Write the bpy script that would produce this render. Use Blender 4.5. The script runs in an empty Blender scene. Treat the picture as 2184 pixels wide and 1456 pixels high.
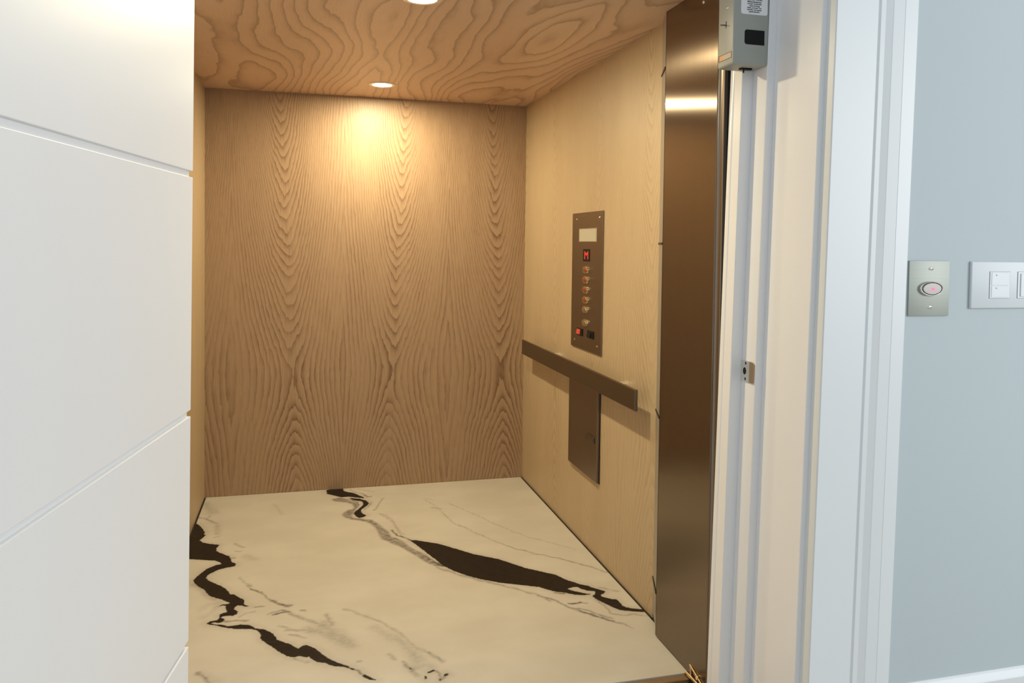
import bpy, bmesh, math, random
import numpy as np
from mathutils import Vector, Matrix

scene = bpy.context.scene
col = scene.collection
PI = math.pi

# ------------------------------------------------------------------ camera
def make_camera():
    yaw, pitch, roll = 0.257990203, -0.0296419224, 0.01241216
    cy, sy = math.cos(yaw), math.sin(yaw)
    cp, sp = math.cos(pitch), math.sin(pitch)
    fwd = Vector((sy*cp, cy*cp, sp))
    right = Vector((cy, -sy, 0))
    up = right.cross(fwd)
    r2 = right*math.cos(roll) + up*math.sin(roll)
    u2 = -right*math.sin(roll) + up*math.cos(roll)
    cam = bpy.data.cameras.new('camera')
    ob = bpy.data.objects.new('camera', cam)
    col.objects.link(ob)
    m = Matrix.Identity(4)
    for i in range(3):
        m[i][0] = r2[i]; m[i][1] = u2[i]; m[i][2] = -fwd[i]
    m[0][3], m[1][3], m[2][3] = 0.4942, -4.3244, 1.33
    ob.matrix_world = m
    cam.sensor_fit = 'HORIZONTAL'
    cam.sensor_width = 36.0
    cam.lens = 1682.14/2184*36.0
    cam.shift_x = 0.0
    cam.shift_y = (571.88-728.0)/2184.0
    cam.clip_start = 0.02
    scene.camera = ob
make_camera()

# ------------------------------------------------------------------ light
scene.view_settings.view_transform = 'Standard'
scene.view_settings.look = 'None'
scene.view_settings.exposure = 0.0
scene.view_settings.gamma = 1.0
scene.view_settings.use_curve_mapping = False

world = bpy.data.worlds.new('daylight')
scene.world = world
world.use_nodes = True
bg = world.node_tree.nodes['Background']
bg.inputs['Color'].default_value = (0.84, 0.94, 1.0, 1)   # daylight filling the hall
bg.inputs['Strength'].default_value = 0.62

def area(name, loc, target, sx, sy, power, color):
    d = bpy.data.lights.new(name, 'AREA')
    d.shape = 'RECTANGLE'; d.size = sx; d.size_y = sy
    d.energy = power; d.color = color
    o = bpy.data.objects.new(name, d); col.objects.link(o)
    o.location = loc
    o.rotation_euler = (Vector(target)-Vector(loc)).to_track_quat('-Z', 'Y').to_euler()
    return o
# area lamp added as hall daylight, unseen to the right and behind the viewer
area('added_daylight', (4.6, -5.2, 1.9), (0.6, -3.0, 1.2), 1.6, 1.8, 74.0, (0.97, 0.985, 1.0))

WARM = (1.0, 0.85, 0.54)
def downlight_lamp(x, y):
    d = bpy.data.lights.new('downlight_lamp', 'AREA')
    d.shape = 'DISK'; d.size = 0.085
    d.energy = 18.0; d.color = WARM
    o = bpy.data.objects.new('downlight_lamp', d); col.objects.link(o)
    o.location = (x, y, 2.1095)          # faces straight down, just under the lens
    return o
LIGHTS = [(0.8635, -0.3655), (0.855, -1.79)]
for lx, ly in LIGHTS:
    downlight_lamp(lx, ly)

# ------------------------------------------------------------------ helpers
def link(name, me, mat, parent=None):
    o = bpy.data.objects.new(name, me)
    col.objects.link(o)
    if mat is not None and len(me.materials) == 0:
        me.materials.append(mat)
    if parent is not None:
        o.parent = parent
        o.matrix_parent_inverse = parent.matrix_basis.inverted()
    return o

def obj(name, bm, mat, parent=None, smooth=False):
    bmesh.ops.recalc_face_normals(bm, faces=bm.faces[:])
    me = bpy.data.meshes.new(name)
    bm.to_mesh(me); bm.free()
    if smooth:
        for p in me.polygons: p.use_smooth = True
        me.set_sharp_from_angle(angle=math.radians(35))
    return link(name, me, mat, parent)

def thing(name, label, cat, loc=(0, 0, 0), group=None):
    o = bpy.data.objects.new(name, None)
    o.empty_display_size = 0.05
    col.objects.link(o); o.location = loc
    o.matrix_basis = Matrix.Translation(loc)
    tag(o, label, cat, group)
    return o

def tag(o, label, cat, group=None):
    o['label'] = label; o['category'] = cat
    if group: o['group'] = group
    return o

def structure(o):
    o['kind'] = 'structure'
    return o

def add_box(bm, lo, hi, bevel=0.0, seg=2, M=None):
    vs = [bm.verts.new((x, y, z)) for x in (lo[0], hi[0]) for y in (lo[1], hi[1]) for z in (lo[2], hi[2])]
    idx = [(0, 1, 3, 2), (4, 6, 7, 5), (0, 4, 5, 1), (2, 3, 7, 6), (0, 2, 6, 4), (1, 5, 7, 3)]
    fs = [bm.faces.new([vs[i] for i in f]) for f in idx]
    if M is not None:
        bmesh.ops.transform(bm, matrix=M, verts=vs)
    if bevel > 0:
        es = list({e for f in fs for e in f.edges})
        bmesh.ops.bevel(bm, geom=es, offset=bevel, segments=seg, profile=0.5, affect='EDGES')
    return bm

def box(lo, hi, bevel=0.0, seg=2, M=None):
    return add_box(bmesh.new(), lo, hi, bevel, seg, M)

def add_prism(bm, poly, f0, f1):
    """poly: 2D outline; f0/f1 map an outline point to 3D at either end."""
    a = [bm.verts.new(f0(p)) for p in poly]
    b = [bm.verts.new(f1(p)) for p in poly]
    n = len(poly)
    bm.faces.new(a); bm.faces.new(b[::-1])
    for i in range(n):
        bm.faces.new((a[i], b[i], b[(i+1) % n], a[(i+1) % n]))
    return bm

def add_rod(bm, p0, p1, r0, r1=None, n=20, sx=1.0, sy=1.0):
    """tapered rod with round (or oval) section between two points"""
    if r1 is None: r1 = r0
    p0, p1 = Vector(p0), Vector(p1)
    d = (p1-p0).normalized()
    a = d.orthogonal().normalized() if abs(d.x) < 0.9 and abs(d.y) < 0.9 else Vector((0, 0, 1)).cross(d).normalized()
    b = d.cross(a).normalized()
    A = [bm.verts.new(p0 + (a*math.cos(t)*sx + b*math.sin(t)*sy)*r0) for t in [2*PI*i/n for i in range(n)]]
    B = [bm.verts.new(p1 + (a*math.cos(t)*sx + b*math.sin(t)*sy)*r1) for t in [2*PI*i/n for i in range(n)]]
    bm.faces.new(A); bm.faces.new(B[::-1])
    for i in range(n):
        bm.faces.new((A[i], B[i], B[(i+1) % n], A[(i+1) % n]))
    return bm

def lathe(profile, centre, axis, ua, va, su=1.0, sv=1.0, n=32):
    """surface of revolution: profile = (radius, height along axis); oval if su != sv"""
    bm = bmesh.new()
    c, ax, ua, va = Vector(centre), Vector(axis), Vector(ua), Vector(va)
    rings = []
    for r, h in profile:
        if r < 1e-6:
            rings.append([bm.verts.new(c+ax*h)])
        else:
            rings.append([bm.verts.new(c + ax*h + ua*(r*su*math.cos(2*PI*i/n)) + va*(r*sv*math.sin(2*PI*i/n))) for i in range(n)])
    for A, B in zip(rings, rings[1:]):
        if len(A) == 1 and len(B) == 1: continue
        for i in range(n):
            j = (i+1) % n
            if len(A) == 1: bm.faces.new((A[0], B[i], B[j]))
            elif len(B) == 1: bm.faces.new((A[i], B[0], A[j]))
            else: bm.faces.new((A[i], B[i], B[j], A[j]))
    return bm

# ------------------------------------------------------------------ node maths
class S:
    """wraps a node socket so that shader maths can be written as expressions"""
    def __init__(s, nt, sock): s.nt, s.k = nt, sock
    def _op(s, op, *others):
        n = s.nt.nodes.new('ShaderNodeMath'); n.operation = op
        for i, v in enumerate((s,)+others):
            if isinstance(v, S): s.nt.links.new(v.k, n.inputs[i])
            else: n.inputs[i].default_value = v
        return S(s.nt, n.outputs[0])
    def __add__(s, o): return s._op('ADD', o)
    __radd__ = __add__
    def __sub__(s, o): return s._op('SUBTRACT', o)
    def __rsub__(s, o): return (s*-1.0)+o
    def __mul__(s, o): return s._op('MULTIPLY', o)
    __rmul__ = __mul__
    def __truediv__(s, o): return s._op('DIVIDE', o)
    def __pow__(s, o): return s._op('POWER', o)
    def floor(s): return s._op('FLOOR')
    def fract(s): return s._op('FRACT')
    def abs(s): return s._op('ABSOLUTE')
    def sqrt(s): return s._op('SQRT')
    def sin(s): return s._op('SINE')
    def mod2(s): return s._op('FLOORED_MODULO', 2.0)
    def lo(s, v): return s._op('MINIMUM', v)
    def hi(s, v): return s._op('MAXIMUM', v)
    def step(s, a, b):
        n = s.nt.nodes.new('ShaderNodeMapRange'); n.interpolation_type = 'SMOOTHSTEP'
        s.nt.links.new(s.k, n.inputs['Value'])
        n.inputs['From Min'].default_value = a; n.inputs['From Max'].default_value = b
        return S(s.nt, n.outputs[0])

class MatB:
    def __init__(s, name):
        s.m = bpy.data.materials.new(name); s.m.use_nodes = True
        s.nt = s.m.node_tree; s.b = s.nt.nodes['Principled BSDF']
    def xyz(s):
        tc = s.nt.nodes.new('ShaderNodeTexCoord'); sp = s.nt.nodes.new('ShaderNodeSeparateXYZ')
        s.nt.links.new(tc.outputs['Object'], sp.inputs[0])
        return [S(s.nt, sp.outputs[i]) for i in range(3)]
    def vec(s, x, y, z=0.0):
        c = s.nt.nodes.new('ShaderNodeCombineXYZ')
        for i, v in enumerate((x, y, z)):
            if isinstance(v, S): s.nt.links.new(v.k, c.inputs[i])
            else: c.inputs[i].default_value = v
        return c.outputs[0]
    def noise(s, x, y, z=0.0, detail=2.0, rough=0.5):
        n = s.nt.nodes.new('ShaderNodeTexNoise')
        n.inputs['Scale'].default_value = 1.0
        n.inputs['Detail'].default_value = detail; n.inputs['Roughness'].default_value = rough
        s.nt.links.new(s.vec(x, y, z), n.inputs['Vector'])
        return S(s.nt, n.outputs[0])
    def mix(s, f, a, b):
        n = s.nt.nodes.new('ShaderNodeMix'); n.data_type = 'RGBA'
        if isinstance(f, S): s.nt.links.new(f.k, n.inputs[0])
        else: n.inputs[0].default_value = f
        for v, i in ((a, 6), (b, 7)):
            if isinstance(v, tuple): n.inputs[i].default_value = (*v, 1)
            else: s.nt.links.new(v, n.inputs[i])
        return n.outputs[2]
    def attr(s, name):
        n = s.nt.nodes.new('ShaderNodeAttribute'); n.attribute_name = name
        return S(s.nt, n.outputs['Fac'])
    def set(s, key, v):
        if isinstance(v, S): s.nt.links.new(v.k, s.b.inputs[key])
        elif isinstance(v, tuple): s.b.inputs[key].default_value = (*v, 1)
        elif isinstance(v, (int, float)): s.b.inputs[key].default_value = v
        else: s.nt.links.new(v, s.b.inputs[key])
    def bump(s, h, dist, strength=1.0):
        n = s.nt.nodes.new('ShaderNodeBump')
        n.inputs['Distance'].default_value = dist; n.inputs['Strength'].default_value = strength
        s.nt.links.new(h.k, n.inputs['Height'])
        s.nt.links.new(n.outputs[0], s.b.inputs['Normal'])

def plain(name, color, rough=0.5, metal=0.0, var=0.03, scale=6.0, bump=0.0):
    M = MatB(name); x, y, z = M.xyz()
    n = M.noise(x*scale, y*scale, z*scale, 3.0)
    d = tuple(max(0.0, c*(1-var)) for c in color); l = tuple(min(1.0, c*(1+var)) for c in color)
    M.set('Base Color', M.mix(n, d, l))
    M.set('Roughness', rough); M.set('Metallic', metal)
    if bump: M.bump(M.noise(x*160, y*160, z*160, 2.0), bump, 0.4)
    return M.m

def glow(name, color, strength):
    M = MatB(name)
    M.set('Base Color', color); M.set('Emission Color', color); M.set('Emission Strength', strength)
    return M.m

def brushed(name, color, rough, axis, aniso=0.8, rot=0.0):
    """brushed metal; axis = index of the brushing direction"""
    M = MatB(name); c = M.xyz()
    f = [260.0]*3; f[axis] = 3.0
    n = M.noise(c[0]*f[0], c[1]*f[1], c[2]*f[2], 3.0)
    M.set('Base Color', M.mix(n, tuple(v*0.93 for v in color), tuple(min(1, v*1.07) for v in color)))
    M.set('Metallic', 1.0); M.set('Roughness', (n-0.5)*0.02+rough)
    M.set('Anisotropic', aniso); M.set('Anisotropic Rotation', rot)
    t = M.nt.nodes.new('ShaderNodeTangent'); t.direction_type = 'RADIAL'; t.axis = 'Z'
    M.nt.links.new(t.outputs[0], M.b.inputs['Tangent'])
    return M.m

def veneer(name, u_axis, u0, light, dark, contrast, v_peak=0.63, P=0.57, flip=0.0, rough=0.45, seed=0.0):
    """book-matched plain-sawn oak: cathedral grain as level lines of a ring field"""
    M = MatB(name); c = M.xyz()
    u, v = c[u_axis], c[2]
    q = (u-u0)/P
    k = q.floor()
    par = (k+flip).mod2()
    a = (q.fract()-0.5)*P*(1.0-par*2.0)
    fade = 1.0-a*a*(4.0/(P*P))
    a = a + (v-1.15)*0.045*fade
    a = a + (M.noise(a*5.0, v*2.2, seed+3.0, 2.0)-0.5)*0.05*fade
    s = (a*a+0.00022).sqrt()*25.0
    dv = v-v_peak
    T = (dv*dv+0.020).sqrt()*-16.0
    T = T + (M.noise(a*2.0, v*1.6, seed+9.0, 2.0)-0.5)*2.6
    w = (a*a*-20.0)._op('EXPONENT')
    F = s + T*w
    F = F + (M.noise(u*22.0, v*4.5, seed+1.0, 3.0, 0.55)-0.5)*1.1 + (M.noise(u*80.0, v*12.0, seed+5.0, 2.0)-0.5)*0.45
    f = F.fract()
    ring = (1.0-f)**2.6
    ring = ring*(f.step(0.0, 0.10))
    vis = M.noise(u*9.0, v*1.3, seed+17.0, 2.0).step(0.30, 0.62)*0.7+0.30
    pore = M.noise(u*330.0, v*9.0, seed, 3.0, 0.7).step(0.42, 0.75)
    tone = M.noise(u*4.0, v*0.8, seed+21.0, 2.0)
    heart = (a*a*-60.0)._op('EXPONENT')*0.36+0.56
    fac = ring*vis*heart*contrast + pore*0.30*contrast
    d2 = tuple(x*0.90 for x in light)
    base = M.mix(tone, d2, light)
    M.set('Base Color', M.mix(fac, base, dark))
    M.set('Roughness', rough)
    M.bump(ring*-1.0 + pore*-0.5, 0.0006, 0.35)
    return M.m

def ceiling_veneer(name, light, dark):
    M = MatB(name); x, y, z = M.xyz()
    w = (M.noise(x*12.0, y*4.0, 2.0, 2.0, 0.5)-0.5)
    big = M.noise(x*2.2+0.7, y*0.62+3.4, 0.0, 1.0, 0.4)
    F = big*15.0 + (x-0.80).abs()*10.0 + w*0.85 + (M.noise(x*60, y*16, 4.0, 2.0)-0.5)*0.16
    f = F.fract()
    ring = ((1.0-f)**5.0)*f.step(0.0, 0.10)
    pore = M.noise(x*300.0, y*8.0, 1.0, 3.0, 0.7).step(0.42, 0.78)
    tone = M.noise(x*5.0, y*1.5, 11.0, 2.0)
    base = M.mix(tone, tuple(v*0.88 for v in light), light)
    M.set('Base Color', M.mix(ring*0.85+pore*0.16, base, dark))
    M.set('Roughness', 0.42)
    M.bump(ring*-1.0, 0.0006, 0.3)
    return M.m

# ------------------------------------------------------------------ marble veins, in millimetres on the floor plan
VEIN_DARK = [[[-59,-402],[-6,-388],[6,-390],[23,-415],[42,-461],[56,-505],[63,-526],[59,-545],[69,-557],[63,-585],[50,-620],[60,-635],[65,-648],[96,-671],[123,-686],[140,-693],[137,-714],[130,-736],[135,-746],[134,-760],[150,-787],[166,-803],[180,-823],[194,-835],[198,-855],[206,-880],[205,-885],[211,-905],[227,-922],[227,-945],[220,-950],[196,-957],[164,-970],[140,-999],[128,-1018],[125,-1043],[137,-1070],[161,-1100],[186,-1130],[208,-1163],[219,-1185],[230,-1219],[244,-1222],[265,-1253],[280,-1272],[286,-1291],[285,-1309],[290,-1321],[306,-1336],[292,-1336],[281,-1325],[264,-1319],[256,-1331],[254,-1348],[268,-1369],[267,-1389],[254,-1400],[235,-1395],[220,-1395],[217,-1408],[230,-1421],[224,-1439],[214,-1445],[193,-1435],[186,-1443],[200,-1453],[220,-1458],[242,-1476],[265,-1478],[288,-1474],[311,-1483],[329,-1500],[336,-1514],[365,-1527],[383,-1547],[398,-1569],[407,-1590],[411,-1612],[434,-1635],[454,-1651],[470,-1676],[482,-1690],[493,-1675],[506,-1670],[502,-1669],[511,-1674],[537,-1703],[553,-1737],[579,-1781],[604,-1809],[625,-1827],[645,-1850],[662,-1867],[654,-1866],[634,-1847],[619,-1835],[596,-1828],[575,-1812],[565,-1799],[541,-1788],[526,-1769],[515,-1747],[507,-1751],[486,-1736],[470,-1742],[451,-1732],[429,-1705],[410,-1675],[392,-1648],[366,-1607],[358,-1590],[360,-1569],[353,-1546],[342,-1528],[325,-1516],[301,-1509],[278,-1504],[249,-1492],[228,-1479],[210,-1465],[198,-1456],[180,-1450],[171,-1438],[183,-1426],[200,-1424],[208,-1419],[211,-1400],[210,-1379],[221,-1368],[235,-1368],[226,-1335],[223,-1313],[212,-1306],[199,-1314],[211,-1299],[229,-1300],[238,-1295],[224,-1277],[204,-1257],[177,-1233],[157,-1213],[143,-1183],[132,-1153],[105,-1116],[87,-1079],[81,-1053],[88,-1026],[103,-986],[121,-947],[149,-922],[172,-914],[163,-893],[140,-870],[108,-858],[73,-845],[33,-828],[0,-818]],[[675,-1893],[686,-1903],[698,-1918],[713,-1935],[702,-1934],[685,-1920],[675,-1905]],[[870,-1928],[882,-1925],[891,-1919],[894,-1927],[881,-1933],[870,-1934]],[[860,-1949],[864,-1948],[863,-1963],[858,-1969]],[[898,-1973],[904,-1977],[904,-1985],[899,-1983]],[[917,-1956],[929,-1949],[932,-1957],[921,-1963]],[[818,-1886],[827,-1897],[821,-1897]],[[616,-11],[651,6],[681,8],[704,3],[704,-43],[727,-69],[756,-92],[776,-129],[802,-174],[803,-190],[782,-178],[756,-164],[728,-146],[709,-146],[689,-149],[671,-129],[643,-99],[618,-77]],[[727,-166],[746,-178],[779,-193],[810,-231],[819,-264],[817,-293],[798,-326],[776,-365],[772,-393],[779,-429],[795,-454],[780,-475],[759,-483],[747,-464],[737,-420],[742,-393],[760,-361],[779,-322],[791,-295],[793,-258],[786,-233],[758,-219],[740,-196]],[[959,-823],[989,-834],[1079,-897],[1143,-972],[1204,-1045],[1298,-1124],[1381,-1234],[1484,-1329],[1498,-1360],[1512,-1387],[1535,-1414],[1547,-1433],[1571,-1451],[1590,-1479],[1602,-1492],[1622,-1517],[1612,-1530],[1595,-1541],[1591,-1555],[1606,-1570],[1622,-1586],[1638,-1590],[1641,-1610],[1639,-1642],[1649,-1661],[1673,-1678],[1703,-1689],[1714,-1714],[1674,-1701],[1645,-1689],[1618,-1676],[1601,-1649],[1587,-1618],[1574,-1594],[1563,-1563],[1560,-1547],[1581,-1523],[1584,-1508],[1556,-1492],[1538,-1472],[1532,-1455],[1512,-1453],[1487,-1460],[1495,-1477],[1519,-1498],[1540,-1516],[1559,-1527],[1538,-1530],[1510,-1523],[1485,-1507],[1468,-1491],[1436,-1476],[1416,-1456],[1399,-1437],[1386,-1421],[1323,-1389],[1244,-1347],[1178,-1299],[1126,-1245],[1087,-1192],[1055,-1132],[1037,-1064],[1022,-1022],[997,-939],[976,-873]]]
VEIN_GREY = [[[638,-169],[675,-154],[707,-177],[729,-221],[756,-249],[766,-274],[766,-312],[749,-359],[738,-385],[735,-413],[725,-424],[722,-465],[737,-485],[767,-495],[789,-514],[813,-522],[833,-570],[849,-613],[864,-666],[876,-700],[879,-731],[880,-762],[903,-785],[924,-824],[939,-874],[954,-916],[1002,-1008],[1031,-1099],[1038,-1146],[1002,-1102],[959,-998],[908,-889],[879,-849],[858,-809],[839,-788],[833,-739],[830,-677],[822,-625],[802,-570],[782,-539],[755,-519],[722,-499],[693,-465],[681,-428],[690,-388],[712,-358],[736,-349],[745,-314],[736,-268],[714,-240],[686,-226],[651,-203]]]
VEIN_LINES = [[[[721,-188],[748,-221],[765,-252],[767,-304]],4,0.9],[[[890,-681],[908,-729],[915,-757],[940,-791],[963,-826]],5,0.95],[[[939,-925],[993,-1063],[1036,-1154],[1094,-1229],[1181,-1316],[1267,-1392],[1347,-1473],[1394,-1544]],7,0.4],[[[987,-1005],[1010,-1048],[1037,-1110],[1053,-1140]],9,0.8],[[[1363,-1496],[1397,-1529],[1428,-1583],[1454,-1622],[1470,-1648]],6,0.6],[[[1470,-1648],[1492,-1667],[1512,-1698],[1542,-1731],[1565,-1754]],5,1.0],[[[1565,-1754],[1594,-1790],[1603,-1813]],5,0.45],[[[1449,-1586],[1461,-1589],[1475,-1585],[1495,-1585]],6,0.9],[[[1495,-1585],[1520,-1595]],5,0.5],[[[1474,-1626],[1513,-1667],[1542,-1705],[1563,-1732]],5,0.55],[[[1560,-1571],[1579,-1637],[1579,-1692],[1602,-1715],[1655,-1718],[1707,-1748]],5,0.4],[[[1609,-1478],[1644,-1502],[1668,-1528]],6,0.35],[[[1433,-1488],[1459,-1496]],5,0.8],[[[1161,-514],[1188,-643],[1247,-762],[1314,-898],[1382,-1007]],4,0.4],[[[1369,-994],[1459,-1094],[1550,-1173],[1632,-1265],[1697,-1351]],5,0.5],[[[1129,-415],[1164,-442]],8,0.4],[[[1109,-287],[1157,-435],[1181,-593]],4,0.25],[[[1221,-368],[1309,-547],[1393,-737],[1477,-892],[1550,-973],[1653,-1099]],4,0.28],[[[864,-447],[909,-580],[920,-699],[934,-779]],4,0.35],[[[789,-33],[822,-65],[862,-95]],5,0.35],[[[735,-21],[762,-73],[794,-104],[814,-145]],4,0.5],[[[807,-132],[826,-172],[844,-172]],5,0.8],[[[902,-205],[872,-291],[838,-386]],5,0.4],[[[834,-259],[817,-323],[790,-375]],4,0.4],[[[861,-441],[887,-475],[908,-541],[919,-641],[932,-719],[945,-753]],4,0.35],[[[895,-680],[899,-724],[908,-756]],5,0.5],[[[10,-312],[45,-335],[75,-378],[100,-412]],7,0.5],[[[110,-602],[132,-585]],5,0.4],[[[14,-104],[43,-183],[74,-252]],25,0.22],[[[109,-442],[119,-559]],14,0.25],[[[53,-322],[59,-286]],6,0.3],[[[205,-693],[217,-714],[243,-744]],8,0.35],[[[219,-783],[238,-790]],6,0.35],[[[199,-853],[219,-861]],4,0.8],[[[251,-1068],[281,-1128],[303,-1166]],5,0.35],[[[283,-1153],[305,-1190]],5,0.5],[[[305,-1190],[338,-1225]],5,0.75],[[[338,-1225],[369,-1281],[389,-1312]],5,0.55],[[[386,-1311],[414,-1343]],7,0.8],[[[414,-1343],[446,-1365]],9,0.8],[[[393,-1426],[416,-1414],[445,-1415]],6,0.85],[[[422,-1395],[440,-1402],[445,-1415]],5,0.7],[[[378,-1419],[416,-1393]],6,0.45],[[[329,-1346],[360,-1353]],5,0.5],[[[489,-1414],[504,-1420]],6,0.5],[[[280,-1416],[299,-1393],[328,-1380]],5,0.3],[[[230,-1437],[274,-1442],[303,-1448]],7,0.5],[[[198,-1314],[179,-1358],[153,-1386]],16,0.12],[[[263,-851],[293,-886]],22,0.2],[[[414,-1520],[446,-1532]],7,0.35],[[[446,-1553],[510,-1568]],9,0.35],[[[450,-1585],[504,-1619]],6,0.35],[[[140,-1328],[159,-1291],[200,-1278]],14,0.12],[[[436,-1410],[512,-1496],[562,-1541]],9,0.4],[[[562,-1541],[594,-1603],[644,-1696]],30,0.3],[[[517,-1563],[584,-1621],[652,-1708]],24,0.3],[[[579,-1467],[596,-1549]],9,0.35],[[[642,-1435],[762,-1567],[805,-1642],[862,-1777],[932,-1879]],7,0.3],[[[733,-1604],[820,-1728],[852,-1850]],24,0.2],[[[768,-1791],[772,-1809],[781,-1832]],6,0.35],[[[808,-1855],[815,-1883],[826,-1901],[835,-1938]],8,0.45],[[[841,-1809],[846,-1859]],12,0.3],[[[889,-1809],[929,-1873]],6,0.45],[[[890,-1926],[906,-1945],[905,-1980],[932,-1952]],5,0.5],[[[845,-1885],[884,-1894]],20,0.18],[[[663,-1817],[676,-1818]],6,0.4],[[[473,-1753],[510,-1784]],6,0.25],[[[662,-1867],[676,-1895]],4,0.6],[[[183,-1770],[208,-1806],[226,-1839]],8,0.5],[[[244,-1827],[197,-1782]],20,0.12],[[[41,-1050],[78,-1086]],20,0.1],[[[83,-1090],[127,-1164],[173,-1250]],12,0.2],[[[352,-188],[399,-355]],10,0.15],[[[1105,-261],[1146,-294]],8,0.2]]

# ------------------------------------------------------------------ materials
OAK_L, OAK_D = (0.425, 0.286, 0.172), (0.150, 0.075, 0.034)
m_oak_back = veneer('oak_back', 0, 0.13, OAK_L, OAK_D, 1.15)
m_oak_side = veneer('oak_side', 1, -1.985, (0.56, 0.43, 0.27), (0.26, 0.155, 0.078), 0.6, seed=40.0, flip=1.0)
m_oak_ceil = ceiling_veneer('oak_ceiling', (0.76, 0.54, 0.385), (0.20, 0.10, 0.052))
m_steel = brushed('brushed_steel', (0.24, 0.192, 0.148), 0.215, 2, 1.0, 0.0)
m_steel_dark = brushed('satin_steel', (0.27, 0.22, 0.175), 0.36, 2, 0.4)
m_rail = brushed('rail_steel', (0.215, 0.18, 0.14), 0.34, 1, 0.4)
m_bright = plain('bright_steel', (0.80, 0.77, 0.70), 0.22, 1.0)
m_edge_trim = plain('grey_trim', (0.42, 0.39, 0.35), 0.45, 0.6)
m_black = plain('black_plastic', (0.012, 0.012, 0.013), 0.35)
m_black.node_tree.nodes['Principled BSDF'].inputs['Specular IOR Level'].default_value = 0.12
m_void = plain('dark_shaft', (0.006, 0.006, 0.006), 0.95)
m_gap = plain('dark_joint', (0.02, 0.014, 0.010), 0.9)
m_paint = plain('white_gloss_paint', (0.85, 0.86, 0.89), 0.26, 0.0, 0.015, 3.0)
m_casing = plain('casing_paint', (0.78, 0.81, 0.82), 0.38, 0.0, 0.015, 3.0)
m_door = plain('white_door_paint', (0.85, 0.86, 0.87), 0.42, 0.0, 0.012, 2.5)
m_wall = plain('cool_wall_paint', (0.52, 0.585, 0.605), 0.75, 0.0, 0.02, 2.0, 0.0002)
m_floor_hall = plain('hall_floor', (0.45, 0.42, 0.38), 0.5)
m_bronze = plain('bronze_sill', (0.42, 0.30, 0.18), 0.35, 0.8)
m_brass = plain('brass', (0.85, 0.68, 0.42), 0.22, 1.0)
m_greybox = plain('grey_enamel', (0.35, 0.365, 0.34), 0.45, 0.0, 0.02)
m_label = plain('white_sticker', (0.82, 0.84, 0.86), 0.5)
m_ink = plain('black_ink', (0.015, 0.016, 0.02), 0.6)
m_orange = plain('orange_print', (0.80, 0.34, 0.12), 0.5)
m_tan = plain('tan_print', (0.55, 0.44, 0.33), 0.5)
m_brown = plain('brown_print', (0.10, 0.06, 0.03), 0.5)
m_switch = plain('switch_white', (0.66, 0.71, 0.73), 0.4, 0.0, 0.01)
m_rocker = plain('rocker_white', (0.70, 0.74, 0.76), 0.35, 0.0, 0.01)
m_callplate = brushed('call_plate_steel', (0.40, 0.42, 0.385), 0.62, 0, 0.0)
m_callbutton = brushed('call_button_steel', (0.42, 0.40, 0.39), 0.6, 0, 0.0)
m_print_grey = plain('grey_print', (0.34, 0.36, 0.38), 0.6)
m_copper = plain('lit_button_cap', (0.50, 0.20, 0.12), 0.28, 0.9)
m_nickel = plain('button_cap', (0.62, 0.55, 0.42), 0.25, 1.0)
m_red_switch = plain('red_rocker', (0.62, 0.08, 0.05), 0.35)
m_lcd = plain('cream_window', (0.52, 0.50, 0.40), 0.3)
m_red_led = glow('red_led', (1.0, 0.05, 0.03), 0.75)
m_call_led = glow('call_led', (1.0, 0.10, 0.16), 1.6)
m_lens = glow('lamp_lens', (1.0, 0.90, 0.72), 14.0)
m_ring = plain('lamp_ring', (0.85, 0.78, 0.66), 0.3, 0.3)

def marble():
    M = MatB('marble'); x, y, z = M.xyz()
    d = M.attr('vein_distance'); g = M.attr('vein_grey')
    w = (M.noise(x*80.0, y*80.0, 0.0, 4.0, 0.7)-0.5)*0.013
    core = 1.0-(d+w).step(-0.0015, 0.0030)
    haze = (1.0-(d+(M.noise(x*30, y*30, 5.0, 3.0)-0.5)*0.03).step(-0.004, 0.035))*0.16
    streak = M.noise(x*40.0+y*18.0, y*55.0-x*20.0, 7.0, 4.0, 0.65)
    gg = g*(streak.step(0.25, 0.70)*0.9+0.5)
    cloud = M.noise(x*3.0, y*4.2, 3.0, 4.0, 0.55)
    base = M.mix(cloud.step(0.35, 0.7), (0.54, 0.507, 0.44), (0.59, 0.562, 0.495))
    c1 = M.mix((gg+haze).lo(1.0), base, (0.105, 0.085, 0.07))
    grain = M.noise(x*25+y*60, y*120, 13.0, 3.0, 0.7)
    blk = M.mix(grain.step(0.35, 0.8), (0.010, 0.007, 0.005), (0.030, 0.022, 0.017))
    M.set('Base Color', M.mix(core, c1, blk))
    M.set('Roughness', 0.42); M.set('Specular IOR Level', 0.16)
    return M.m
m_marble = marble()

# ------------------------------------------------------------------ cab shell
W, H, FRONT = 1.7096, 2.114, -2.12

def segdist(px, py, a, b):
    ax, ay = a; bx, by = b
    dx, dy = bx-ax, by-ay
    t = np.clip(((px-ax)*dx+(py-ay)*dy)/(dx*dx+dy*dy+1e-12), 0, 1)
    return np.hypot(px-ax-t*dx, py-ay-t*dy)

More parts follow.
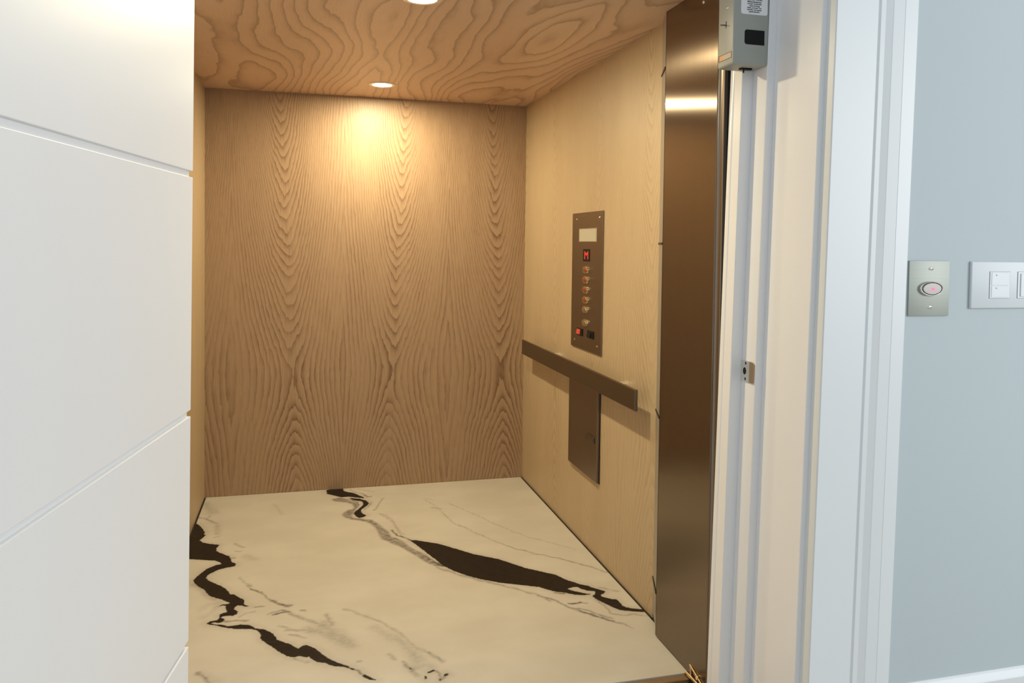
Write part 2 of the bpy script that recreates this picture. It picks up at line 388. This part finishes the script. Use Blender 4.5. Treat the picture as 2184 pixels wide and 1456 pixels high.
def make_floor():
    nx, ny = 400, 500
    x0, x1 = 0.009, W-0.010
    xs = np.linspace(x0, x1, nx); ys = np.linspace(FRONT, -0.002, ny)
    X, Y = np.meshgrid(xs, ys)
    px, py = X.ravel(), Y.ravel()
    def signed(polys):
        D = np.full(px.shape, 9.0); IN = np.zeros(px.shape, bool)
        for poly in polys:
            p = np.array(poly)/1000.0
            lo, hi = p.min(0)-0.08, p.max(0)+0.08
            sel = np.where((px > lo[0]) & (px < hi[0]) & (py > lo[1]) & (py < hi[1]))[0]
            qx, qy = px[sel], py[sel]
            d = np.full(qx.shape, 9.0); ins = np.zeros(qx.shape, bool)
            for i in range(len(p)):
                a, b = p[i], p[(i+1) % len(p)]
                d = np.minimum(d, segdist(qx, qy, a, b))
                c = (a[1] > qy) != (b[1] > qy)
                if a[1] != b[1]:
                    ins ^= c & (qx < (b[0]-a[0])*(qy-a[1])/(b[1]-a[1])+a[0])
            D[sel] = np.minimum(D[sel], np.where(ins, -d, d))
        return np.minimum(D, 0.2)
    dark = signed(VEIN_DARK)
    grey = 0.62*(1-np.clip((signed(VEIN_GREY)+0.006)/0.014, 0, 1))
    for k, (pts, w, s) in enumerate(VEIN_LINES):
        p = np.array(pts)/1000.0; w = w/1000.0
        lo, hi = p.min(0)-4*w, p.max(0)+4*w
        sel = np.where((px > lo[0]) & (px < hi[0]) & (py > lo[1]) & (py < hi[1]))[0]
        if len(sel) == 0: continue
        qx = px[sel]+0.003*np.sin(px[sel]*90+k)+0.002*np.sin(py[sel]*160+2*k)
        qy = py[sel]+0.003*np.sin(px[sel]*110+3*k)
        d = np.full(qx.shape, 9.0)
        for a, b in zip(p, p[1:]): d = np.minimum(d, segdist(qx, qy, a, b))
        grey[sel] = np.maximum(grey[sel], s*np.exp(-(d/w)**2))
    n = nx*ny
    co = np.zeros((n+4, 3), np.float32)
    co[:n, 0] = px; co[:n, 1] = py
    co[n:] = [(x0, FRONT, -0.05), (x1, FRONT, -0.05), (x1, -0.002, -0.05), (x0, -0.002, -0.05)]
    i = np.arange(n).reshape(ny, nx)
    quads = np.stack([i[:-1, :-1], i[:-1, 1:], i[1:, 1:], i[1:, :-1]], -1).reshape(-1, 4)
    c = [0, nx-1, n-1, n-nx]
    extra = np.array([[n, n+3, n+2, n+1]])
    faces = [tuple(q) for q in quads.tolist()] + [tuple(extra[0])]
    faces.append(tuple([n, n+1]+list(range(nx-1, -1, -1))))
    faces.append(tuple([n+2, n+3]+list(range(n-nx, n))))
    faces.append(tuple([n+1, n+2]+[nx*k+nx-1 for k in range(ny-1, -1, -1)]))
    faces.append(tuple([n+3, n]+[nx*k for k in range(ny)]))
    me = bpy.data.meshes.new('floor')
    me.from_pydata([tuple(v) for v in co.tolist()], [], faces)
    for nm, arr in (('vein_distance', dark), ('vein_grey', grey)):
        at = me.attributes.new(nm, 'FLOAT', 'POINT')
        full = np.full(n+4, 0.2 if nm == 'vein_distance' else 0.0, np.float32); full[:n] = arr
        at.data.foreach_set('value', full)
    return structure(link('floor', me, m_marble))
make_floor()
structure(obj('floor', box((-0.02, FRONT-0.005, -0.12), (W+0.02, 0.02, -0.052)), m_gap))       # car platform under the marble
structure(obj('floor', box((-2.5, -8.0, -0.10), (5.5, -2.26, 0.0)), m_floor_hall))              # hall floor

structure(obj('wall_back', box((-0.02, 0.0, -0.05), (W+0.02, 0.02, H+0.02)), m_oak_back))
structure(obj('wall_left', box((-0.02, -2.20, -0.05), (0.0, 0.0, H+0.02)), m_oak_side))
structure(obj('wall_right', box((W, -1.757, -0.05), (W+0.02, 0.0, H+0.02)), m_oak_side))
structure(obj('ceiling', box((-0.02, -2.26, H), (W+0.06, 0.02, H+0.02)), m_oak_ceil))
tr = structure(obj('gap_shade_right', box((W-0.0095, -1.757, -0.05), (W-0.0002, -0.002, -0.0015)), m_gap))  # dark strip standing in for the shade in the floor gap, right wall
structure(obj('gap_shade_left', box((0.0002, FRONT, -0.05), (0.0088, -0.002, -0.0015)), m_gap))  # dark strip drawn as the shaded floor gap along the left wall
# hoistway around the car, its shade put into near-black wall colour
bm = bmesh.new()
add_box(bm, (W+0.10, -2.26, -0.3), (W+0.12, 0.3, 2.9))
add_box(bm, (-0.14, -2.26, -0.3), (-0.12, 0.3, 2.9))
add_box(bm, (-0.14, 0.3, -0.3), (W+0.12, 0.32, 2.9))
add_box(bm, (-0.14, -2.30, 2.14), (W+0.12, 0.3, 2.16))  # unseen cover added to stop daylight leaking in above the car
structure(obj('wall_shaft', bm, m_void))

# ------------------------------------------------------------------ brushed steel return and its edge trim
t = thing('return_panel', 'tall brushed steel return panel at the right side of the elevator entrance', 'metal panel', (1.68, -2.05, 0.0))
XS = 1.6603
bm = bmesh.new()
plan = [(XS, -1.8885), (XS, -2.232), (XS+0.003, -2.2335), (XS+0.045, -2.2335), (XS+0.045, -1.8885)]
add_prism(bm, plan, lambda p: (p[0], p[1], 0.006), lambda p: (p[0], p[1], H))
obj('panel', bm, m_steel, t)
bm = bmesh.new()
lip = [(XS+0.002, -2.2355), (XS+0.0015, -2.2400), (XS+0.004, -2.2430), (XS+0.006, -2.2445), (XS+0.007, -2.2500), (XS+0.007, -2.2570),
       (XS+0.009, -2.2600), (XS+0.020, -2.2600), (XS+0.020, -2.2355)]
add_prism(bm, lip, lambda p: (p[0], p[1], 0.006), lambda p: (p[0], p[1], H))
obj('edge_lip', bm, m_steel_dark, t)
obj('gap_shade_block', box((XS+0.0085, -2.276, 0.006), (XS+0.06, -2.2602, H)), m_void, t)  # black block added to paint the shade of the gap beside the lip
obj('screw', lathe([(0, 0.003), (0.004, 0.0025), (0.006, 0.0), (0.006, -0.002)], (XS, -2.138, 2.072), (-1, 0, 0), (0, 1, 0), (0, 0, 1)), m_bright, t, True)
# slim grey trim strip closing the joint between oak and steel
t = thing('edge_trim', 'slim grey metal trim strip between the oak side wall and the brushed steel panel', 'trim strip', (1.69, -1.82, 0.0))
bm = bmesh.new()
strip = [(W-0.001, -1.757), (1.6640, -1.882), (1.6680, -1.886), (W+0.004, -1.790)]
def strip_piece(z0, z1):
    b = bmesh.new()
    add_prism(b, strip, lambda p: (p[0], p[1], z0), lambda p: (p[0], p[1], z1)); return b
ticks = [0.02, 0.147, 0.750, 1.341, 1.930, H]
for a, b in zip(ticks, ticks[1:]):
    obj('strip_length', strip_piece(a+0.003, b-0.003), m_edge_trim, t)
for z in ticks[1:-1]:
    bb = bmesh.new()
    j = [(W-0.0005, -1.752), (1.6615, -1.880), (1.6680, -1.886), (W+0.010, -1.770)]
    add_prism(bb, j, lambda p: (p[0]-0.0015, p[1], z-0.0030), lambda p: (p[0]-0.0015, p[1], z+0.0030))
    obj('joint', bb, m_black, t)
bb = bmesh.new(); add_prism(bb, [(1.6615, -1.8825), (1.6600, -1.8875), (1.675, -1.890), (1.675, -1.885)], lambda p: (p[0], p[1], 0.006), lambda p: (p[0], p[1], H))
obj('seal', bb, m_black, t)

# ------------------------------------------------------------------ downlights
for i, (lx, ly) in enumerate(LIGHTS):
    lab = ['small round recessed downlight glowing near the back wall of the elevator',
           'round recessed downlight cut by the top of the photo, near the elevator entrance'][i]
    t = thing('ceiling_light', lab, 'ceiling light', (lx, ly, H), 'downlights in the elevator ceiling')
    obj('trim_ring', lathe([(0.047, 0.0), (0.066, 0.0), (0.065, 0.003), (0.060, 0.005), (0.049, 0.0045), (0.047, 0.0015), (0.047, 0.0)],
                           (lx, ly, H), (0, 0, -1), (1, 0, 0), (0, 1, 0)), m_ring, t, True)
    obj('lens', lathe([(0.0, 0.0035), (0.02, 0.003), (0.0465, 0.001), (0.0465, 0.0), (0.0, 0.0)], (lx, ly, H), (0, 0, -1), (1, 0, 0), (0, 1, 0)), m_lens, t, True)

# ------------------------------------------------------------------ hall wall, baseboard
HW = -2.62
lean = lambda x, z: x+0.021*z
bm = bmesh.new()
OPT = 2.46
add_prism(bm, [(1.83, -2.5), (5.5, -2.5), (5.5, HW), (1.83, HW)], lambda p: (p[0], p[1], 0), lambda p: (p[0], p[1], 2.9))
structure(obj('wall_right', bm, m_wall))
structure(obj('wall_left', box((-2.5, HW, 0), (-0.06, -2.5, 2.9)), m_wall))
structure(obj('wall_front', box((-0.06, HW, OPT+0.06), (1.83, -2.5, 2.9)), m_wall))
bm = bmesh.new()
add_prism(bm, [(HW, 0), (-2.636, 0), (-2.636, 0.1715), (-2.6345, 0.1745), (-2.626, 0.189), (-2.622, 0.193), (HW, 0.193)],
          lambda p: (1.948, p[0], p[1]), lambda p: (5.5, p[0], p[1]))
structure(obj('baseboard_right', bm, m_casing))

# ------------------------------------------------------------------ door frame on the right: stepped jamb, stop and casing
frame = thing('trim_1', 'white painted stepped door frame at the right of the elevator opening', 'door frame', (1.75, -2.45, 0))
for k in ('label', 'category'): del frame[k]
structure(frame)
Y4, Y3, Y2, Y1, Y0 = -2.278, -2.3384, -2.4073, -2.6049, -2.64
def jprism(name, plan, mat, z1=OPT):
    b = bmesh.new()
    add_prism(b, plan, lambda p: (p[0], p[1], 0.0), lambda p: (lean(p[0], z1), p[1], z1))
    return obj(name, b, mat, frame)
jprism('door_stop', [(1.640, Y4-0.020), (1.6385, Y4-0.0185), (1.6375, Y4-0.015), (1.638, Y4), (1.72, Y4), (1.72, Y3+0.0005), (1.6425, Y3+0.0005), (1.6405, Y3+0.002)][::-1], m_paint)
jprism('rabbet', [(1.675, Y3), (1.72, Y3), (1.72, Y2+0.0003), (1.6765, Y2+0.0003), (1.675, Y2+0.002)], m_paint)
jprism('jamb', [(1.6985, Y2), (1.76, Y2), (1.76, Y1+0.0003), (1.700, Y1+0.0003), (1.6985, Y1+0.002)], m_paint)
# casing profile: flat, groove, stepped back band
cas = [(1.7130, Y1), (1.7130, Y0+0.0025), (1.7155, Y0), (1.8335, Y0), (1.8370, Y0+0.004), (1.8385, Y0+0.0055), (1.8400, Y0+0.004),
       (1.8430, Y0+0.001), (1.8560, Y0+0.0005), (1.8725, Y0-0.005), (1.8745, Y0-0.006)]
cas += [(1.9050, Y0-0.0085), (1.9058, Y0-0.0075), (1.9066, Y0-0.0085), (1.9440, Y0-0.0085), (1.9460, Y0-0.0065), (1.9460, HW), (1.76, HW), (1.76, Y1)]
jprism('casing', cas, m_casing, 2.60)
# strike plate let into the stop face
XST = 1.7042
t = thing('strike_plate', 'small brass strike plate on the white door frame at latch height', 'strike plate', (1.71, -2.37, 0.98))
Mst = Matrix.Identity(4)
def on_stop(x, z): return 1.6750+0.021*z - x
bm = bmesh.new()
outl = [(-2.3405, 0.9553), (-2.3385, 0.958), (-2.3385, 1.010), (-2.3405, 1.013), (-2.378, 1.0135), (-2.380, 1.012), (-2.380, 0.956), (-2.378, 0.9543)]
add_prism(bm, outl, lambda p: (on_stop(0.0, p[1]), p[0], p[1]), lambda p: (on_stop(0.0025, p[1]), p[0], p[1]))
obj('plate', bm, m_bright, t)
bm = bmesh.new()
lipo = [(-2.380, 0.9545), (-2.380, 1.0135), (-2.398, 1.0125), (-2.4045, 1.008), (-2.4035, 0.958), (-2.3985, 0.9555)]
add_prism(bm, lipo, lambda p: (on_stop(0.0, p[1]), p[0], p[1]), lambda p: (on_stop(0.0022+(-2.38-p[0])*0.10, p[1]), p[0], p[1]))
obj('curved_lip', bm, m_bronze, t)
for yy, zz, r, mm, nm in ((-2.3615, 1.0065, 0.0048, m_black, 'screw'), (-2.3613, 0.9625, 0.0048, m_black, 'screw'), (-2.357, 0.984, 0.0105, m_void, 'latch_hole')):
    obj(nm, lathe([(0, 0.0012), (r*0.7, 0.001), (r, 0.0)], (on_stop(0.0025, zz), yy, zz), (-1, 0, 0), (0, 1, 0), (0, 0, 1), 0.62 if r < 0.006 else 0.8, 1.0, 20), mm, t, True)

# ------------------------------------------------------------------ white door, swung open at the left
TH = 0.1687
door = bpy.data.objects.new('door_1', None); col.objects.link(door); structure(door)
Rd = Matrix.Rotation(-TH, 4, 'Z')
HX, HY = 0.2725, -2.640
door.matrix_basis = Matrix.Translation((HX, HY, 0))
def dl(x, s, z):    # x: distance out of the door face, s: along the door from the hinge edge, z: height
    # door direction from hinge towards the viewer
    dx, dy = -math.sin(TH), -math.cos(TH)
    nx, ny = math.cos(TH), -math.sin(TH)
    return (HX+dx*s+nx*x+0.0085*(z-0.6), HY+dy*s+ny*x, z)
def dbox(x0, x1, s0, s1, z0, z1, bev=0.0):
    b = bmesh.new()
    add_box(b, (x0, s0, z0), (x1, s1, z1), bev, 2)
    for v in b.verts: v.co = dl(*v.co)
    return b
core = obj('core', dbox(-0.045, -0.0065, 0.0045, 0.92, 0.012, 2.43), m_door, door)
zs = [0.012, 0.5165, 0.9850, 1.4620, 1.938, 2.43]
for i in range(5):
    g = 0.0062
    z0 = zs[i] + (g if i else 0); z1 = zs[i+1] - (g if i < 4 else 0)
    obj('door_board', dbox(-0.0075, 0.0, 0.0, 0.92, z0, z1, 0.0011), m_door, door)
# plain matching frame behind the open door
f2 = thing('trim_2', '', 'x', (0.0, -2.5, 0)); del f2['label'], f2['category']; structure(f2)
obj('jamb', box((-0.06, -2.605, 0.0), (0.02, -2.278, OPT)), m_paint, f2)
obj('casing', box((-0.20, -2.64, 0.0), (0.0, -2.62, 2.60), 0.004), m_casing, f2)
f3 = thing('trim_3', '', 'x', (0.85, -2.5, OPT)); del f3['label'], f3['category']; structure(f3)
obj('head_jamb', box((0.0, -2.605, OPT), (1.80, -2.278, OPT+0.06)), m_paint, f3)
obj('head_casing', box((0.0, -2.64, OPT), (1.76, -2.62, 2.60), 0.004), m_casing, f3)

# ------------------------------------------------------------------ operating panel on the right wall
XW = W
t = thing('operating_panel', 'dark steel operating panel with floor buttons and red display on the oak side wall', 'control panel', (W, -1.03, 0.866))
obj('faceplate', box((W-0.0065, -1.2235, 0.8665), (W+0.001, -0.8385, 1.4785), 0.0012, 1), m_steel_dark, t)
XF = W-0.0065
for yy, zz in ((-0.895, 1.4494), (-1.183, 1.4502), (-0.889, 0.8989), (-1.1754, 0.9008)):
    obj('screw', lathe([(0, 0.0022), (0.6, 0.0016), (1.0, 0.0)], (XF, yy, zz), (-1, 0, 0), (0, 1, 0), (0, 0, 1), 0.009, 0.0042, 16), m_bright, t, True)
w_ = obj('window_frame', box((XF-0.0012, -1.1560, 1.3470), (XF+0.001, -0.9320, 1.4075), 0.0006, 1), m_bright, t)
obj('window', box((XF-0.0022, -1.1500, 1.3500), (XF-0.001, -0.9420, 1.4040)), m_lcd, t)
disp = obj('floor_display', box((XF-0.0016, -1.0755, 1.2610), (XF+0.001, -0.9905, 1.3155), 0.0008, 1), m_black, t)
glyph = ["10001", "11011", "11111", "10101", "10001", "10001", "10001"]
bm = bmesh.new()
for r, row in enumerate(glyph):
    for c_, ch in enumerate(row):
        if ch == '1':
            yc = -1.0160-0.0095*c_; zc = 1.3030-0.0050*r
            add_box(bm, (XF-0.0021, yc-0.0036, zc-0.0019), (XF-0.0016, yc+0.0036, zc+0.0019))
obj('lettering', bm, m_red_led, disp)
bz = [1.223, 1.1788, 1.1346, 1.0898, 1.0467, 0.9878]
for i, zz in enumerate(bz):
    b_ = obj('floor_button', lathe([(0, 0.0), (1.0, 0.0), (1.0, 0.004), (0.93, 0.0065), (0.78, 0.0075), (0.70, 0.0068), (0.0, 0.0068)], (XF, -1.033, zz), (-1, 0, 0), (0, 1, 0), (0, 0, 1), 0.036, 0.0165, 28), m_nickel, t, True)
    cap = lathe([(0, 0.0105), (0.4, 0.0100), (0.66, 0.0082), (0.68, 0.0068)], (XF, -1.033, zz), (-1, 0, 0), (0, 1, 0), (0, 0, 1), 0.036, 0.0165, 28)
    c2 = obj('cap', cap, m_copper if i < 4 else m_nickel, b_, True)
    if i < 4: b_['label'] = 'floor button with a reddish lit cap'
for yy, zz, mm, lab in ((-0.9631, 0.9409, m_red_switch, 'red rocker switch in a black bezel'), (-1.1004, 0.9433, m_black, 'black rocker switch')):
    s_ = obj('rocker_switch', box((XF-0.004, yy-0.036, zz-0.0165), (XF+0.001, yy+0.036, zz+0.0165), 0.001, 1), m_black, t)
    s_['label'] = lab
    bm = bmesh.new()
    add_prism(bm, [(XF-0.004, zz-0.012), (XF-0.009, zz-0.010), (XF-0.005, zz+0.012), (XF-0.004, zz+0.012)],
              lambda p: (p[0], yy-0.012, p[1]), lambda p: (p[0], yy+0.030, p[1]))
    obj('rocker', bm, mm, s_)

# ------------------------------------------------------------------ phone cabinet
t = thing('phone_cabinet', 'plain dark steel phone cabinet cover below the handrail', 'cabinet', (W, -1.03, 0.3215))
obj('cover', box((W-0.014, -1.2125, 0.3235), (W+0.001, -0.8440, 0.7560), 0.0015, 1), m_steel_dark, t)
obj('back_box', box((W-0.003, -1.2185, 0.3205), (W+0.002, -0.8420, 0.7575)), m_gap, t)
lk = obj('pull', box((W-0.020, -1.184, 0.4845), (W-0.0135, -1.087, 0.5135), 0.002, 2), m_rail, t)
obj('recess', box((W-0.0208, -1.175, 0.4895), (W-0.0198, -1.130, 0.5065)), m_steel_dark, lk)

# ------------------------------------------------------------------ handrail
t = thing('handrail', 'flat dark steel handrail bar on two posts along the oak side wall', 'handrail', (W, -0.95, 0.77))
obj('bar', box((W-0.0655, -1.7150, 0.7370), (W-0.0525, -0.1960, 0.8155), 0.003, 2), m_rail, t)
for yy in (-0.645, -1.480):
    b = bmesh.new(); add_rod(b, (W, yy, 0.788), (W-0.0530, yy, 0.788), 0.016, n=24)
    p_ = obj('post', b, m_bright, t, True)

# ------------------------------------------------------------------ grey lock box at the head of the frame
t = thing('lock_box', 'grey metal lock box with white notice on the white door frame', 'lock box', (1.66, -2.36, 1.82))
BX0, BX1, BY0, BY1, BZ0, BZ1 = 1.6084, 1.7150, -2.4073, -2.3225, 1.8250, 2.065
bm = bmesh.new()
add_box(bm, (BX0, BY0, BZ0), (BX1, BY1, BZ1), 0.006, 3)
cover = obj('cover', bm, m_greybox, t, True)
# black window, straight right side and rounded left corners
def rounded(x0, x1, z0, z1, r, corners='all'):
    pts = []
    for cx_, cz_, a0, on in ((x1-r, z1-r, 0, corners == 'all'), (x0+r, z1-r, 90, True), (x0+r, z0+r, 180, True), (x1-r, z0+r, 270, corners == 'all')):
        if on:
            for k in range(6):
                a = math.radians(a0+18*k); pts.append((cx_+r*math.cos(a), cz_+r*math.sin(a)))
        else:
            pts.append((cx_+(r if a0 in (0, 270) else -r), cz_+(r if a0 in (0, 90) else -r)))
    return pts
bm = bmesh.new()
add_prism(bm, rounded(1.6412, 1.7015, 1.8795, 1.9190, 0.007, 'left'), lambda p: (p[0], BY0-0.0004, p[1]), lambda p: (p[0], BY0+0.004, p[1]))
obj('sensor_window', bm, m_black, t)
bm = bmesh.new()
add_prism(bm, rounded(1.6290, 1.7090, 1.9600, 2.045, 0.006), lambda p: (p[0], BY0-0.0006, p[1]), lambda p: (p[0], BY0+0.002, p[1]))
notice = obj('notice', bm, m_label, t)
def text(body, size, loc, rot, mat, parent, name='lettering', sx=1.0, bold=0.0):
    cu = bpy.data.curves.new(name, 'FONT')
    cu.body = body; cu.size = size; cu.align_x = 'CENTER'; cu.align_y = 'CENTER'
    cu.extrude = 0.0002; cu.offset = bold; cu.space_line = 0.98
    tmp = bpy.data.objects.new(name, cu); col.objects.link(tmp)
    dg = bpy.context.evaluated_depsgraph_get()
    me = bpy.data.meshes.new_from_object(tmp.evaluated_get(dg))
    bpy.data.objects.remove(tmp)
    Mx = Matrix.Translation(loc) @ rot @ Matrix.Diagonal((sx, 1, 1, 1))
    me.transform(Mx)
    me.materials.clear()
    return link(name, me, mat, parent)
FRONTROT = Matrix.Rotation(PI/2, 4, 'X')
LEFTROT = Matrix(((0, 0, -1, 0), (-1, 0, 0, 0), (0, 1, 0, 0), (0, 0, 0, 1)))
text('INSPECTION\nMaintenance\nmust include\nremoving\nthis cover to\nverify proper\noperation.', 0.0054, (1.6685, BY0-0.0008, 1.9832), FRONTROT, m_ink, notice, sx=1.55, bold=0.00012)
XL = BX0
obj('screw', lathe([(0, 0.0035), (0.7, 0.003), (1, 0.0)], (XL, -2.3700, 1.9830), (-1, 0, 0), (0, 1, 0), (0, 0, 1), 0.0085, 0.0042, 18), m_bright, t, True)
mark = bmesh.new()
add_prism(mark, [(-2.3355, 1.9445), (-2.3360, 1.9478), (-2.3640, 1.9405), (-2.3640, 1.9360)], lambda p: (XL-0.0003, p[0], p[1]), lambda p: (XL+0.001, p[0], p[1]))
add_prism(mark, [(-2.3640, 1.9388), (-2.3640, 1.9368), (-2.3870, 1.9296), (-2.3870, 1.9306)], lambda p: (XL-0.0003, p[0], p[1]), lambda p: (XL+0.001, p[0], p[1]))
add_prism(mark, [(-2.3645, 1.9480), (-2.3695, 1.9475), (-2.3685, 1.9300), (-2.3640, 1.9290)], lambda p: (XL-0.0003, p[0], p[1]), lambda p: (XL+0.001, p[0], p[1]))
obj('pen_cross', mark, m_ink, t)
st = bmesh.new()
add_box(st, (XL-0.0004, -2.3985, 1.8430), (XL+0.001, -2.3300, 1.8605))
stk = obj('sticker', st, m_brown, t)
st = bmesh.new()
add_box(st, (XL-0.0006, -2.3960, 1.8448), (XL+0.001, -2.3500, 1.8587))
obj('print', st, m_tan, stk)
st = bmesh.new()
add_box(st, (XL-0.0006, -2.3500, 1.8448), (XL+0.001, -2.3345, 1.8587))
obj('emblem', st, m_orange, stk)
obj('latch', box((1.655, -2.372, 1.8205), (1.688, -2.358, 1.8260)), m_black, t)
bm = bmesh.new(); add_box(bm, (1.664, -2.366, 1.8125), (1.667, -2.363, 1.8210)); obj('pin', bm, m_black, t)

# ------------------------------------------------------------------ call station
t = thing('call_station', 'brushed steel elevator call plate with a round red-lit button on the hall wall', 'call button', (2.063, HW, 1.16))
bm = box((1.9998, HW-0.0045, 1.1590), (2.1258, HW+0.001, 1.3022), 0.0012, 2)
obj('plate', bm, m_callplate, t, True)
FY = HW-0.0045
for xx, zz in ((2.0666, 1.2815), (2.0656, 1.1816)):
    s_ = obj('screw', lathe([(0, 0.0028), (0.6, 0.0022), (1, 0.0)], (xx, FY, zz), (0, -1, 0), (1, 0, 0), (0, 0, 1), 0.0088, 0.0046, 20), m_bright, t, True)
    obj('slot', lathe([(0, 0.0006), (1, 0.0)], (xx+0.001, FY-0.0027, zz), (0, -1, 0), (1, 0, 0), (0, 0, 1), 0.0022, 0.0012, 12), m_black, s_, True)
obj('collar', lathe([(1.0, 0.0), (0.985, 0.005), (0.93, 0.007), (0.87, 0.0065), (0.84, 0.002), (0.84, 0.0)], (2.066, FY, 1.230), (0, -1, 0), (1, 0, 0), (0, 0, 1), 0.0368, 0.0192, 40), m_bright, t, True)
obj('gap', lathe([(0.85, 0.0008), (0.0, 0.0008)], (2.066, FY, 1.230), (0, -1, 0), (1, 0, 0), (0, 0, 1), 0.0368, 0.0192, 40), m_black, t)
btn = obj('button', lathe([(0.79, 0.0), (0.79, 0.006), (0.75, 0.0075), (0.0, 0.0080)], (2.0665, FY, 1.230), (0, -1, 0), (1, 0, 0), (0, 0, 1), 0.0368, 0.0192, 40), m_callbutton, t, True)
obj('indicator', lathe([(0.0, 0.0010), (0.6, 0.0008), (1.0, 0.0)], (2.0685, FY-0.0080, 1.230), (0, -1, 0), (1, 0, 0), (0, 0, 1), 0.0066, 0.0036, 20), m_call_led, btn, True)

# ------------------------------------------------------------------ light switch
t = thing('light_switch', 'white wall switch plate with two keypads beside the steel call plate', 'light switch', (2.40, HW, 1.175))
bm = box((2.1926, HW-0.0075, 1.1768), (2.60, HW+0.001, 1.3018), 0.0035, 3)
obj('plate', bm, m_switch, t, True)
FY = HW-0.0075
for x0 in (2.2505, 2.3425):
    r_ = obj('gap', box((x0, FY-0.0004, 1.2032), (x0+0.068, FY+0.001, 1.2752)), m_print_grey, t)
    keys = obj('keypad', box((x0+0.0012, FY-0.0016, 1.2040), (x0+0.0668, FY, 1.2744), 0.0008, 2), m_rocker, t)
    if x0 < 2.3:
        obj('key', box((x0+0.006, FY-0.0026, 1.2385), (x0+0.060, FY-0.0010, 1.2725), 0.0008, 2), m_rocker, keys)
        obj('key', box((x0+0.006, FY-0.0026, 1.2065), (x0+0.060, FY-0.0010, 1.2370), 0.0008, 2), m_rocker, keys)
        for zz in (1.2655, 1.2310):
            obj('mark', lathe([(0, 0.0003), (1, 0.0)], (x0+0.021, FY-0.0026, zz), (0, -1, 0), (1, 0, 0), (0, 0, 1), 0.0030, 0.0017, 12), m_print_grey, keys)
    else:
        obj('paddle', box((x0+0.009, FY-0.0040, 1.2080), (x0+0.059, FY-0.0010, 1.2700), 0.0012, 2), m_rocker, keys)

# ------------------------------------------------------------------ car sill and gate bracket
t = thing('car_sill', 'bronze coloured metal sill along the front edge of the marble elevator floor', 'sill', (0.85, -2.17, -0.05))
obj('edge_bar', box((0.0, -2.148, -0.05), (1.652, FRONT-0.0006, -0.004), 0.0015, 1), m_bronze, t)
obj('track_channel', box((0.0, -2.215, -0.05), (1.652, -2.149, -0.018), 0.0015, 1), m_bronze, t)
obj('nosing', box((0.0, -2.232, -0.05), (1.652, -2.216, -0.006), 0.0015, 1), m_bronze, t)
t = thing('gate_bracket', 'small bright brass gate pivot bracket at the foot of the steel panel', 'bracket', (1.655, -2.19, -0.02))
b = bmesh.new(); add_rod(b, (1.6535, -2.126, 0.004), (1.6555, -2.225, 0.004), 0.0055, n=14); obj('guide_rod', b, m_brass, t, True)
b = bmesh.new(); add_rod(b, (1.657, -2.140, 0.036), (1.657, -2.215, 0.014), 0.003, n=12); obj('arm', b, m_brass, t, True)
b = bmesh.new(); add_rod(b, (1.6575, -2.146, 0.006), (1.6575, -2.146, 0.036), 0.0035, n=12); obj('pivot_pin', b, m_bright, t, True)
obj('ball', lathe([(0, 0.0065), (0.0046, 0.0046), (0.0065, 0), (0.0046, -0.0046), (0, -0.0065)], (1.6555, -2.190, 0.0225), (0, 0, 1), (1, 0, 0), (0, 1, 0), 1, 1, 16), m_brass, t, True)
obj('base_block', box((1.650, -2.232, -0.018), (1.6595, -2.120, 0.0)), m_black, t)
